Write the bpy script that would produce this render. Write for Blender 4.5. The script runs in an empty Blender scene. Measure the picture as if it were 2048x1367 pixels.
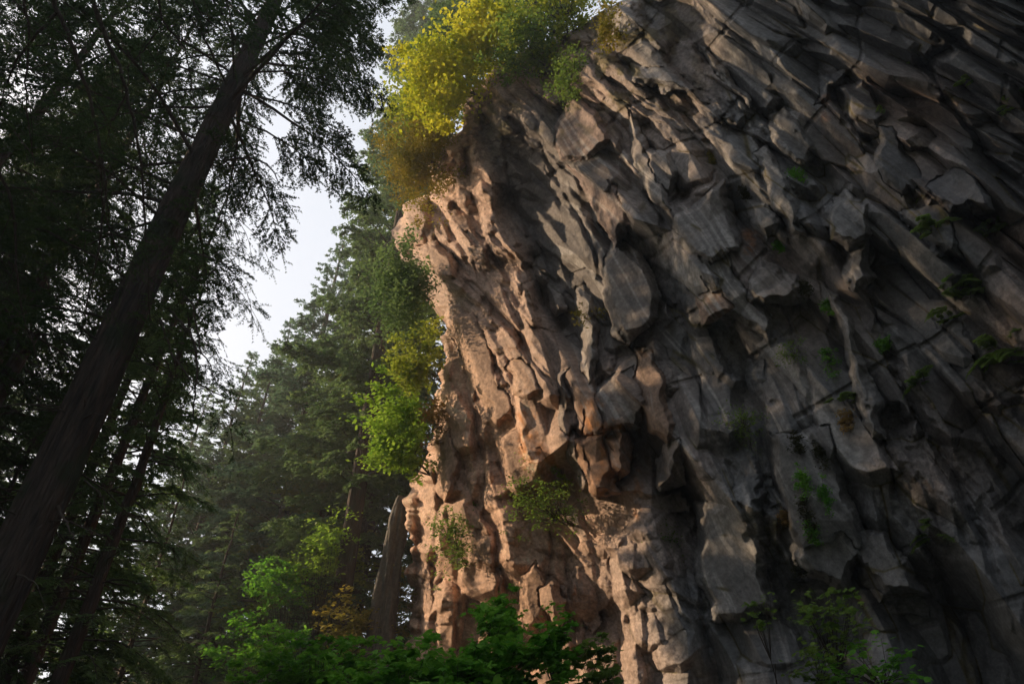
import bpy, math
import numpy as np
from mathutils import Vector

# ------------------------------------------------------------------ camera, world, sun
SC = bpy.context.scene
PITCH = math.radians(39.0)
FPX = 1365.3                     # 24 mm on a 36 mm wide frame, in photograph pixels
CAMZ = 1.6
cam = bpy.data.cameras.new("camera"); cam.lens = 24; cam.sensor_width = 36
cam.clip_start = 0.05; cam.clip_end = 5000
co = bpy.data.objects.new("camera", cam); SC.collection.objects.link(co)
co.location = (0, 0, CAMZ); co.rotation_euler = (math.radians(90) + PITCH, 0, 0)
SC.camera = co

SUN_DIR = np.array([-0.86, 0.30, 0.42]); SUN_DIR /= np.linalg.norm(SUN_DIR)
sun_el = math.asin(SUN_DIR[2]); sun_az = math.atan2(SUN_DIR[0], SUN_DIR[1])
W = bpy.data.worlds.new("World"); SC.world = W; W.use_nodes = True
nt = W.node_tree; nt.nodes.clear()
sky = nt.nodes.new('ShaderNodeTexSky'); sky.sky_type = 'NISHITA'; sky.sun_disc = False
sky.sun_elevation = sun_el; sky.sun_rotation = sun_az
sky.air_density = 1.0; sky.dust_density = 6.0; sky.ozone_density = 1.5
mx = nt.nodes.new('ShaderNodeMix'); mx.data_type = 'RGBA'; mx.inputs[0].default_value = 0.72
# veil of thin high cloud, brighter towards the hazy side the sun stands on
tcw = nt.nodes.new('ShaderNodeTexCoord'); dt = nt.nodes.new('ShaderNodeVectorMath'); dt.operation = 'DOT_PRODUCT'
gl = np.array([-.50, .72, .48]); gl /= np.linalg.norm(gl); dt.inputs[1].default_value = tuple(gl)
mr = nt.nodes.new('ShaderNodeMapRange'); mr.interpolation_type = 'SMOOTHSTEP'; mr.inputs[1].default_value = -.35; mr.inputs[2].default_value = .92
vl = nt.nodes.new('ShaderNodeMix'); vl.data_type = 'RGBA'; vl.inputs[6].default_value = (2.3, 2.5, 2.8, 1); vl.inputs[7].default_value = (5.0, 5.3, 5.75, 1)
nt.links.new(tcw.outputs['Generated'], dt.inputs[0]); nt.links.new(dt.outputs['Value'], mr.inputs[0]); nt.links.new(mr.outputs[0], vl.inputs[0]); nt.links.new(vl.outputs[2], mx.inputs[7])
bg = nt.nodes.new('ShaderNodeBackground'); bg.inputs[1].default_value = 0.15
wo = nt.nodes.new('ShaderNodeOutputWorld')
nt.links.new(sky.outputs[0], mx.inputs[6]); nt.links.new(mx.outputs[2], bg.inputs[0]); nt.links.new(bg.outputs[0], wo.inputs[0])

sl = bpy.data.lights.new("sun", 'SUN'); sl.energy = 5.0; sl.angle = math.radians(0.6); sl.color = (1.0, 0.72, 0.45)
so = bpy.data.objects.new("sun", sl); SC.collection.objects.link(so)
so.rotation_euler = Vector(-SUN_DIR).to_track_quat('-Z', 'Y').to_euler()
so.location = (-60, 0, 60)
SC.view_settings.view_transform = 'Standard'; SC.view_settings.look = 'None'
SC.view_settings.gamma = 1; SC.view_settings.exposure = 0.45
try:
    SC.cycles.max_bounces = 5; SC.cycles.diffuse_bounces = 3; SC.cycles.transmission_bounces = 4
    SC.cycles.transparent_max_bounces = 4
except Exception: pass

# ------------------------------------------------------------------ helpers
cp, sp = math.cos(PITCH), math.sin(PITCH)
def rays(px, py):
    a = (np.asarray(px, float) - 1024) / FPX; b = (683.5 - np.asarray(py, float)) / FPX
    return np.stack([a + 0 * b, cp - sp * b + 0 * a, sp + cp * b + 0 * a], -1)
def P(px, py, t):                 # point seen at (px, py) of the photograph, t metres along the camera axis
    return rays(px, py) * np.asarray(t)[..., None] + np.array([0, 0, CAMZ])
def foot(px, py, t):              # where a plumb line through that point meets the ground
    p = P(px, py, t); return np.array([p[0], p[1], 0.0]), p[2]

def hsh(i, j, s):
    i = np.asarray(i, np.int64); j = np.asarray(j, np.int64)
    h = (i * 374761393 + j * 668265263 + s * 974634777) & 0xFFFFFFFF
    h = ((h ^ (h >> 13)) * 1274126177) & 0xFFFFFFFF
    h = ((h ^ (h >> 16)) * 2246822519) & 0xFFFFFFFF
    return ((h ^ (h >> 15)) & 0xFFFFFF) / float(0x1000000)
def vn(x, y, s=0):
    xi = np.floor(x); yi = np.floor(y); fx = x - xi; fy = y - yi
    fx = fx * fx * fx * (fx * (fx * 6 - 15) + 10); fy = fy * fy * fy * (fy * (fy * 6 - 15) + 10)
    a = hsh(xi, yi, s); b = hsh(xi + 1, yi, s); c = hsh(xi, yi + 1, s); d = hsh(xi + 1, yi + 1, s)
    return (a * (1 - fx) + b * fx) * (1 - fy) + (c * (1 - fx) + d * fx) * fy - 0.5
def fbm(x, y, s=0, o=4):
    r = 0; a = 1.0
    for k in range(o):
        r = r + a * vn(x, y, s + k * 17); x = x * 2.03 + 3.1; y = y * 2.03 + 1.7; a *= 0.5
    return r
def vor(x, y, s, k=0.75):
    xi = np.floor(x); yi = np.floor(y)
    F1 = np.full(x.shape, 9.0); F2 = np.full(x.shape, 9.0)
    I = np.zeros(x.shape); J = np.zeros(x.shape); DX = np.zeros(x.shape); DY = np.zeros(x.shape)
    for a in (-1, 0, 1):
        for b in (-1, 0, 1):
            ci = xi + a; cj = yi + b
            dx = x - (ci + 0.1 + 0.8 * hsh(ci, cj, s)); dy = y - (cj + 0.1 + 0.8 * hsh(ci, cj, s + 1))
            d = k * (np.abs(dx) + np.abs(dy)) + (1 - k) * np.sqrt(dx * dx + dy * dy)
            m = d < F1
            F2 = np.where(m, F1, np.minimum(F2, d)); F1 = np.where(m, d, F1)
            I = np.where(m, ci, I); J = np.where(m, cj, J); DX = np.where(m, dx, DX); DY = np.where(m, dy, DY)
    return I, J, DX, DY, F1, F2
def sst(a, b, x):
    t = np.clip((x - a) / (b - a), 0, 1); return t * t * (3 - 2 * t)
def inpoly(x, y, poly):
    r = np.zeros(x.shape, bool); n = len(poly)
    for i in range(n):
        x1, y1 = poly[i]; x2, y2 = poly[(i + 1) % n]
        if y1 == y2: continue
        c = ((y1 > y) != (y2 > y)) & (x < (x2 - x1) * (y - y1) / (y2 - y1) + x1)
        r ^= c
    return r

def mesh(name, V, F, mat, col=None, smooth=False):
    me = bpy.data.meshes.new(name); V = np.asarray(V, np.float32); 
    if isinstance(F, list): FL = F
    else: FL = [F]
    FL = [np.asarray(f, np.int32) for f in FL if len(f)]
    me.vertices.add(len(V)); me.vertices.foreach_set('co', V.ravel())
    nl = sum(f.size for f in FL); nf = sum(len(f) for f in FL)
    me.loops.add(nl); me.loops.foreach_set('vertex_index', np.concatenate([f.ravel() for f in FL]))
    tot = np.concatenate([np.full(len(f), f.shape[1], np.int32) for f in FL])
    me.polygons.add(nf); me.polygons.foreach_set('loop_start', np.concatenate([[0], np.cumsum(tot)[:-1]]).astype(np.int32))
    me.polygons.foreach_set('loop_total', tot)
    if smooth: me.polygons.foreach_set('use_smooth', np.ones(nf, bool))
    me.update(calc_edges=True)
    if col is not None:
        ca = me.color_attributes.new('tint', 'FLOAT_COLOR', 'POINT')
        c4 = np.ones((len(V), 4), np.float32); c4[:, :3] = col; ca.data.foreach_set('color', c4.ravel())
    me.materials.append(mat)
    return me
def link(name, me, parent=None, loc=None):
    o = bpy.data.objects.new(name, me); SC.collection.objects.link(o)
    if parent: o.parent = parent
    if loc is not None: o.location = loc
    return o
def thing(name, label, cat, loc, group=None):
    o = bpy.data.objects.new(name, None); SC.collection.objects.link(o)
    o.location = [float(c) for c in loc]; o['label'] = label; o['category'] = cat; o.empty_display_size = .3
    if group: o['group'] = group
    return o

# ------------------------------------------------------------------ materials
def nodemat(name):
    m = bpy.data.materials.new(name); m.use_nodes = True; t = m.node_tree; t.nodes.clear()
    o = t.nodes.new('ShaderNodeOutputMaterial'); return m, t, o
def leafmat(name, c1, c2, trans=0.35, scale=0.9, rough=0.6):
    m, t, o = nodemat(name); N = t.nodes.new; L = t.links.new
    g = N('ShaderNodeNewGeometry'); n1 = N('ShaderNodeTexNoise'); n1.inputs['Scale'].default_value = scale; n1.inputs['Detail'].default_value = 3
    L(g.outputs['Position'], n1.inputs['Vector'])
    n2 = N('ShaderNodeTexNoise'); n2.inputs['Scale'].default_value = scale * 9; n2.inputs['Detail'].default_value = 1
    L(g.outputs['Position'], n2.inputs['Vector'])
    a = N('ShaderNodeMath'); a.operation = 'ADD'; L(n1.outputs[0], a.inputs[0]); L(n2.outputs[0], a.inputs[1])
    r = N('ShaderNodeMapRange'); r.inputs[1].default_value = 0.78; r.inputs[2].default_value = 1.22; L(a.outputs[0], r.inputs[0])
    x = N('ShaderNodeMix'); x.data_type = 'RGBA'; L(r.outputs[0], x.inputs[0])
    x.inputs[6].default_value = (*c1, 1); x.inputs[7].default_value = (*c2, 1)
    p = N('ShaderNodeBsdfPrincipled'); p.inputs['Roughness'].default_value = rough; p.inputs['Specular IOR Level'].default_value = 0.25
    L(x.outputs[2], p.inputs['Base Color'])
    tr = N('ShaderNodeBsdfTranslucent'); L(x.outputs[2], tr.inputs[0])
    ms = N('ShaderNodeMixShader'); ms.inputs[0].default_value = trans; L(p.outputs[0], ms.inputs[1]); L(tr.outputs[0], ms.inputs[2])
    L(ms.outputs[0], o.inputs[0]); return m
def barkmat(name, c1, c2, sc=6.0, bump=0.8, moss=None):
    m, t, o = nodemat(name); N = t.nodes.new; L = t.links.new
    tc = N('ShaderNodeTexCoord'); mp = N('ShaderNodeMapping'); mp.inputs['Scale'].default_value = (1, 1, 0.16); L(tc.outputs['Object'], mp.inputs[0])
    n = N('ShaderNodeTexNoise'); n.inputs['Scale'].default_value = sc; n.inputs['Detail'].default_value = 8; n.inputs['Roughness'].default_value = .65; L(mp.outputs[0], n.inputs['Vector'])
    v = N('ShaderNodeTexVoronoi'); v.feature = 'DISTANCE_TO_EDGE'; v.inputs['Scale'].default_value = sc * 1.6; L(mp.outputs[0], v.inputs['Vector'])
    r = N('ShaderNodeMapRange'); r.inputs[1].default_value = .3; r.inputs[2].default_value = .7; L(n.outputs[0], r.inputs[0])
    x = N('ShaderNodeMix'); x.data_type = 'RGBA'; L(r.outputs[0], x.inputs[0]); x.inputs[6].default_value = (*c1, 1); x.inputs[7].default_value = (*c2, 1)
    p = N('ShaderNodeBsdfPrincipled'); p.inputs['Roughness'].default_value = .9
    col = x.outputs[2]
    if moss:
        n3 = N('ShaderNodeTexNoise'); n3.inputs['Scale'].default_value = 1.1; n3.inputs['Detail'].default_value = 6; L(tc.outputs['Object'], n3.inputs['Vector'])
        r3 = N('ShaderNodeMapRange'); r3.inputs[1].default_value = .5; r3.inputs[2].default_value = .62; L(n3.outputs[0], r3.inputs[0])
        y = N('ShaderNodeMix'); y.data_type = 'RGBA'; L(r3.outputs[0], y.inputs[0]); L(col, y.inputs[6]); y.inputs[7].default_value = (*moss, 1); col = y.outputs[2]
    L(col, p.inputs['Base Color'])
    mm = N('ShaderNodeMath'); mm.operation = 'MULTIPLY'; L(v.outputs[0], mm.inputs[0]); L(n.outputs[0], mm.inputs[1])
    b = N('ShaderNodeBump'); b.inputs['Strength'].default_value = bump; b.inputs['Distance'].default_value = .2; L(mm.outputs[0], b.inputs['Height']); L(b.outputs[0], p.inputs['Normal'])
    L(p.outputs[0], o.inputs[0]); return m

def rockmat():
    m, t, o = nodemat('basalt'); N = t.nodes.new; L = t.links.new
    at = N('ShaderNodeAttribute'); at.attribute_name = 'tint'
    g = N('ShaderNodeNewGeometry')
    n1 = N('ShaderNodeTexNoise'); n1.inputs['Scale'].default_value = 5.5; n1.inputs['Detail'].default_value = 9; n1.inputs['Roughness'].default_value = .68; L(g.outputs['Position'], n1.inputs['Vector'])
    n2 = N('ShaderNodeTexNoise'); n2.inputs['Scale'].default_value = 24; n2.inputs['Detail'].default_value = 5; L(g.outputs['Position'], n2.inputs['Vector'])
    r = N('ShaderNodeMapRange'); r.inputs[1].default_value = .3; r.inputs[2].default_value = .7; r.inputs[3].default_value = .58; r.inputs[4].default_value = 1.36; L(n1.outputs[0], r.inputs[0])
    mu = N('ShaderNodeMix'); mu.data_type = 'RGBA'; mu.blend_type = 'MULTIPLY'; mu.inputs[0].default_value = 1
    L(at.outputs['Color'], mu.inputs[6]); L(r.outputs[0], mu.inputs[7])
    p = N('ShaderNodeBsdfPrincipled'); p.inputs['Roughness'].default_value = .82; p.inputs['Specular IOR Level'].default_value = .3
    L(mu.outputs[2], p.inputs['Base Color'])
    a = N('ShaderNodeMath'); a.operation = 'MULTIPLY_ADD'; a.inputs[1].default_value = .35; L(n2.outputs[0], a.inputs[0]); L(n1.outputs[0], a.inputs[2])
    b = N('ShaderNodeBump'); b.inputs['Strength'].default_value = .6; b.inputs['Distance'].default_value = .045; L(a.outputs[0], b.inputs['Height']); L(b.outputs[0], p.inputs['Normal'])
    L(p.outputs[0], o.inputs[0]); return m
M_ROCK = rockmat()
M_BARK = barkmat('bark_dark', (.028, .019, .014), (.085, .058, .043), 5, 1.0)
M_BARKM = barkmat('bark_mossy', (.010, .007, .0055), (.085, .06, .045), 7, 1.0, (.025, .03, .012))
M_BARK2 = barkmat('bark_reddish', (.03, .02, .015), (.09, .058, .042), 7, .9, (.04, .042, .02))
M_TWIG = barkmat('twig_bark', (.03, .022, .016), (.08, .06, .045), 12, .3)
M_HEM = leafmat('hemlock_needles', (.036, .072, .022), (.075, .125, .036), .42, 1.2)
M_FIR = leafmat('fir_needles', (.085, .165, .06), (.19, .29, .10), .45, .35)
M_FIR2 = leafmat('fir_needles_blue', (.08, .17, .095), (.17, .27, .15), .45, .35)
M_FIRY = leafmat('fir_needles_olive', (.15, .20, .04), (.29, .32, .07), .45, .4)
M_YEL = leafmat('leaf_yellow', (.34, .42, .02), (.68, .64, .05), .5, .55)
M_YG = leafmat('leaf_yellow_green', (.2, .3, .03), (.42, .46, .06), .5, .6)
M_GRN = leafmat('leaf_bright_green', (.15, .31, .03), (.34, .50, .06), .5, .7)
M_DGR = leafmat('leaf_green', (.08, .28, .02), (.22, .47, .05), .55, 2.2)
M_OLV = leafmat('leaf_olive', (.19, .20, .025), (.38, .30, .05), .35, 1.2)
M_ORG = leafmat('leaf_rust', (.24, .15, .05), (.4, .28, .09), .4, 1.2)
M_MOSS = leafmat('moss', (.035, .04, .014), (.09, .09, .025), .15, 2)
M_SHR = leafmat('leaf_shrub', (.10, .19, .035), (.22, .32, .06), .5, 2)

# ------------------------------------------------------------------ the cliff
CN = np.array([.80, .55, .20])      # the wall: a leaning plane, rough from here on
CREL = 14.6
XL = [(-900, 1650), (-400, 1420), (-100, 1300), (0, 1235), (50, 1170), (95, 1050), (130, 990), (165, 962), (195, 925), (235, 918), (262, 925), (284, 905),
      (300, 872), (340, 858), (380, 862), (390, 846), (402, 824), (418, 806), (440, 782), (470, 783), (500, 806), (545, 820), (585, 848), (620, 876), (650, 892), (700, 896), (740, 890),
      (790, 872), (850, 862), (900, 850), (960, 822), (1000, 812), (1060, 822), (1120, 824), (1180, 814), (1250, 812), (1400, 806), (1950, 780)]
# traced slabs: (corners), height at centre, slope across, slope down, colour group   (all in photograph pixels)
PLATES = [
 ([(1205,505),(1245,478),(1310,540),(1325,600),(1305,640),(1262,690),(1228,672),(1212,610),(1195,560)], 34, -.15, .25, 'w'),
 ([(1145,575),(1190,600),(1208,660),(1200,720),(1176,770),(1160,740),(1165,690),(1160,640)], 26, .3, .2, 'w'),
 ([(1090,560),(1120,585),(1140,620),(1120,640),(1098,620)], 18, .2, .3, 'w'),
 ([(1190,775),(1262,720),(1280,790),(1285,850),(1240,870),(1200,860)], 20, -.2, .15, 'w'),
 ([(1262,700),(1310,700),(1350,850),(1330,895),(1290,860)], 12, .15, .1, 'p'),
 ([(1122,745),(1140,740),(1150,860),(1138,868),(1124,865)], 26, -.6, .05, 'w'),
 ([(1125,880),(1150,850),(1162,900),(1180,960),(1160,980),(1140,930)], 30, -.4, .2, 'w'),
 ([(1155,880),(1215,860),(1235,930),(1230,985),(1190,1000),(1165,960)], 42, -.25, .35, 'o'),
 ([(1205,870),(1245,840),(1270,900),(1262,945),(1230,960),(1212,920)], 48, .25, .3, 'o'),
 ([(1308,920),(1352,875),(1368,920),(1372,975),(1310,990)], 40, -.3, .25, 'w'),
 ([(1155,790),(1190,800),(1200,850),(1185,880),(1160,880)], 10, -.1, .1, 'o'),
 ([(1350,440),(1440,360),(1470,420),(1482,500),(1430,520),(1380,500),(1345,475)], 22, -.1, .2, 'g'),
 ([(1380,505),(1450,500),(1540,640),(1545,700),(1470,640),(1400,560)], 16, -.15, .12, 'g'),
 ([(1495,560),(1530,520),(1600,560),(1620,600),(1560,620),(1500,600)], 26, .1, .25, 'g'),
 ([(1395,585),(1425,560),(1465,620),(1440,640),(1405,650)], 26, .1, .5, 'p'),
 ([(1500,310),(1530,290),(1560,340),(1600,410),(1622,480),(1590,470),(1545,420)], 24, .25, .1, 'g'),
 ([(1535,230),(1575,215),(1600,240),(1632,300),(1610,335),(1580,325),(1550,290)], 30, -.15, .2, 'g'),
 ([(1660,400),(1690,370),(1740,400),(1745,470),(1700,500),(1662,480),(1655,430)], 28, -.2, .3, 'g'),
 ([(1690,500),(1740,480),(1745,560),(1700,580),(1680,540)], 8, .2, .3, 'g'),
 ([(1490,390),(1530,400),(1555,450),(1530,485),(1500,450)], 26, .2, .35, 'g'),
 ([(1245,210),(1300,290),(1335,350),(1345,420),(1300,400),(1262,300)], 20, .4, -.1, 'g'),
 ([(1290,300),(1340,300),(1360,350),(1335,395),(1300,370)], 12, -.4, .2, 'g'),
 ([(1400,90),(1450,130),(1505,210),(1500,225),(1440,160),(1395,105)], 30, .3, .2, 'g'),
 ([(1680,180),(1735,150),(1780,230),(1745,250),(1690,240)], 14, -.2, .2, 'd'),
 ([(1750,250),(1790,260),(1850,370),(1800,400),(1755,330)], 22, -.3, .1, 'd'),
 ([(1845,360),(1920,330),(1960,350),(1985,420),(1900,430),(1860,400)], 28, .2, .5, 'd'),
 ([(1800,430),(1880,390),(1910,430),(1930,520),(1860,500)], 18, -.1, .25, 'd'),
 ([(795,405),(845,392),(865,440),(860,490),(830,500),(800,470)], 10, -.3, .1, 'p'),
 ([(860,300),(915,285),(918,330),(900,350),(865,370)], 14, -.4, .0, 'p'),
 ([(830,500),(880,470),(905,520),(920,570),(880,560),(850,540)], 16, -.2, .35, 'p'),
 ([(925,215),(965,210),(975,250),(950,275),(928,262)], 20, -.2, .2, 'p'),
 ([(1015,740),(1045,705),(1080,750),(1095,785),(1050,800),(1020,785)], 38, -.1, .35, 'p'),
 ([(905,640),(950,620),(985,690),(1005,760),(1030,830),(1000,860),(960,800),(925,720)], 20, -.3, .12, 'p'),
 ([(1000,865),(1060,840),(1090,900),(1085,960),(1030,1000),(1000,930)], 16, -.35, .1, 'p'),
 ([(870,880),(905,860),(920,930),(905,985),(885,1000),(870,940)], 14, -.5, .2, 'p'),
 ([(1040,1150),(1080,1120),(1110,1180),(1095,1250),(1055,1260)], 14, -.4, .1, 'p'),
 ([(1080,1170),(1110,1150),(1140,1200),(1120,1250),(1095,1240)], 26, .1, .3, 'p'),
 ([(1385,1000),(1480,1005),(1520,1100),(1560,1230),(1430,1240),(1400,1150)], 14, -.1, .05, 'g'),
 ([(1540,870),(1660,850),(1700,1000),(1760,1130),(1600,1110),(1560,1010)], 20, -.05, .05, 'g'),
 ([(1590,1100),(1690,1060),(1730,1100),(1690,1180),(1640,1160),(1605,1150)], 30, .0, .2, 'g'),
 ([(1690,1050),(1770,1060),(1830,1140),(1860,1190),(1760,1200),(1720,1150)], 30, .1, .25, 'g'),
 ([(1640,560),(1680,590),(1760,800),(1775,880),(1745,870),(1690,720)], 34, .2, .0, 'l'),
 ([(1140,200),(1200,215),(1215,280),(1170,330),(1115,330),(1118,250)], 16, .1, -.1, 'r'),
 ([(1140,330),(1230,360),(1265,450),(1230,500),(1190,420),(1150,370)], 14, .1, .1, 'r'),
 ([(1262,120),(1330,135),(1390,185),(1330,185),(1265,160)], 30, .1, .9, 'g'),
 ([(1640,150),(1690,140),(1650,200),(1620,210)], 10, .1, .1, 'd'),
]
# traced hollows and undercuts: corners, depth, slope down
HOLLOWS = [
 ([(1212,690),(1262,690),(1305,640),(1330,610),(1345,640),(1290,700),(1245,735),(1195,790),(1180,772),(1210,735)], -34, -.9),
 ([(1408,650),(1465,630),(1500,700),(1510,780),(1470,760),(1440,720)], -50, -.3),
 ([(1500,1000),(1540,985),(1560,1080),(1640,1290),(1600,1300),(1545,1180),(1515,1100)], -60, -.05),
 ([(1590,1165),(1640,1160),(1680,1180),(1740,1260),(1740,1310),(1650,1280),(1600,1220)], -60, -.4),
 ([(1520,700),(1535,800),(1545,940),(1520,1000),(1500,930),(1480,800)], -26, -.05),
 ([(1170,1000),(1240,985),(1310,985),(1370,985),(1375,1020),(1300,1030),(1235,1100),(1185,1080)], -40, -.7),
 ([(1745,815),(1800,800),(1830,840),(1820,890),(1760,900)], -60, -.3),
 ([(1340,80),(1420,130),(1500,230),(1470,250),(1390,190),(1330,130)], -30, -.1),
 ([(1255,0),(1400,-10),(1440,60),(1380,90),(1290,70)], -50, -.3),
 ([(1330,420),(1350,370),(1440,340),(1430,365),(1370,400)], -40, -.6),
 ([(925,270),(960,285),(955,330),(930,370),(912,340),(918,300)], -46, -.1),
 ([(870,990),(905,985),(935,960),(930,1010),(880,1015)], -30, -.8),
 ([(905,690),(925,720),(955,800),(950,850),(925,820),(900,760)], -26, -.1),
 ([(1010,755),(1012,740),(960,680),(930,650),(960,700),(1000,770)], -22, -.2),
 ([(820,500),(860,500),(880,560),(920,600),(900,640),(860,600),(828,540)], -30, -.2),
 ([(1160,1080),(1215,1090),(1225,1180),(1190,1270),(1150,1220),(1140,1130)], -30, -.1),
 ([(1870,60),(1925,50),(1950,90),(1880,130),(1835,150)], -70, -.4),
 ([(1700,1180),(1830,1190),(1860,1210),(1860,1230),(1740,1215)], -30, -.9),
 ([(1900,560),(1960,540),(2048,700),(2048,860),(1960,760)], -30, -.05),
]
def flow(x, y):
    g = np.clip((1367 - y) / 1100.0, 0, 1.34); g = np.where(g > 0, g, 0) ** 1.42
    return (x + 150 * g) / (1 - .32 * g)
def blk(x, y, Wd, L, s, tilt=.5, steep=1.6, down=.15):
    """solid broken blocks: the upper hull of flat-topped, flat-sided prisms standing on a jittered grid"""
    xi = np.floor(x / Wd); yi = np.floor(y / L)
    B = np.full(x.shape, -1e6); ID = np.zeros(x.shape); E = np.zeros(x.shape); B2 = np.full(x.shape, -1e6)
    for a in (-1, 0, 1):
        for b in (-1, 0, 1):
            ci = xi + a; cj = yi + b
            R = [hsh(ci, cj, s + k) for k in range(12)]
            dx = x - (ci + .15 + .7 * R[0]) * Wd; dy = y - (cj + .15 + .7 * R[1] + .5 * (ci % 2)) * L + .25 * L
            th = (R[2] - .5) * .9; c_ = np.cos(th); s_ = np.sin(th); u = dx * c_ + dy * s_; v = -dx * s_ + dy * c_
            a0 = (R[3] - .5) * .42 * Wd
            top = a0 + (R[4] - .5) * 2 * tilt * u + (down + (R[5] - .5) * tilt) * v
            ex = Wd * (.26 + .22 * R[6]); ey = L * (.26 + .22 * R[7])
            val = np.minimum(top, a0 + (.6 + steep * R[8]) * (ex - u)); val = np.minimum(val, a0 + (.6 + steep * R[9]) * (ex + u))
            val = np.minimum(val, a0 + (.9 + steep * R[10]) * (ey - v)); val = np.minimum(val, a0 + (.4 + steep * .6 * R[11]) * (ey + v))
            val = np.minimum(val, a0 + (.9 + steep * R[6]) * (.8 * (ex + .6 * ey) - (.8 * v + .6 * u * np.sign(R[2] - .5))))
            m = val > B; B2 = np.where(m, B, np.maximum(B2, val)); B = np.where(m, val, B); ID = np.where(m, R[3] * .37 + R[8] * .63, ID)
            E = np.where(m, (val < top - .01) * 1.0, E)
    return np.maximum(B, -Wd * .8), ID, E, B - B2
CLEFTS = [
 ([(1470,640),(1500,780),(1545,960),(1600,1120),(1660,1300),(1700,1400)], 30, 75), ([(1620,470),(1660,600),(1700,720),(1750,850),(1830,1050),(1900,1200),(1990,1400)], 17, 42),
 ([(1330,420),(1345,600),(1400,760),(1420,900)], 12, 24), ([(1500,230),(1600,360),(1680,500),(1740,600),(1800,760),(1880,900),(1950,1050),(2060,1300)], 18, 40),
 ([(1380,980),(1395,1150),(1430,1367)], 12, 26), ([(1640,100),(1690,230),(1780,330),(1860,450),(1950,560),(2060,700)], 15, 45), ([(1180,1010),(1220,1150),(1260,1367)], 22, 42),
 ([(905,660),(935,760),(950,850),(965,1000),(1010,1150),(1040,1367)], 15, 46), ([(1000,620),(1080,740),(1150,830),(1170,980)], 14, 30), ([(880,480),(930,560),(1010,640),(1110,760)], 17, 44),
 ([(920,240),(935,380),(960,470),(1060,620)], 17, 42), ([(1230,230),(1290,380),(1340,450)], 14, 34), ([(1120,340),(1200,470),(1330,560)], 14, 32), ([(1270,60),(1390,180),(1500,300),(1560,420),(1600,520)], 16, 40),
 ([(1060,230),(1120,380),(1180,480),(1215,560)], 14, 34), ([(1560,560),(1590,700),(1640,860),(1690,1040)], 8, 16), ([(1000,270),(1030,420),(1110,560),(1150,600)], 10, 26), ([(1800,60),(1890,200),(2000,330),(2060,380)], 18, 50),
 ([(832,1010),(842,1150),(836,1300)], 8, 20), ([(905,1010),(912,1180),(925,1367)], 9, 24), ([(985,1000),(1000,1180),(1010,1367)], 8, 20), ([(1130,1100),(1150,1250),(1160,1367)], 8, 20), ([(930,480),(990,620),(1060,720),(1090,840)], 8, 18), ([(830,420),(860,500),(900,600)], 7, 16),
 ([(860,900),(875,1050),(868,1200),(880,1367)], 10, 24), ([(1090,1000),(1105,1150),(1120,1300)], 10, 20)]
def pl_dist(x, y, pts):
    D = np.full(x.shape, 1e9)
    for (x1, y1), (x2, y2) in zip(pts[:-1], pts[1:]):
        t = np.clip(((x - x1) * (x2 - x1) + (y - y1) * (y2 - y1)) / ((x2 - x1) ** 2 + (y2 - y1) ** 2), 0, 1)
        D = np.minimum(D, np.hypot(x - x1 - t * (x2 - x1), y - y1 - t * (y2 - y1)))
    return D
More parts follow.
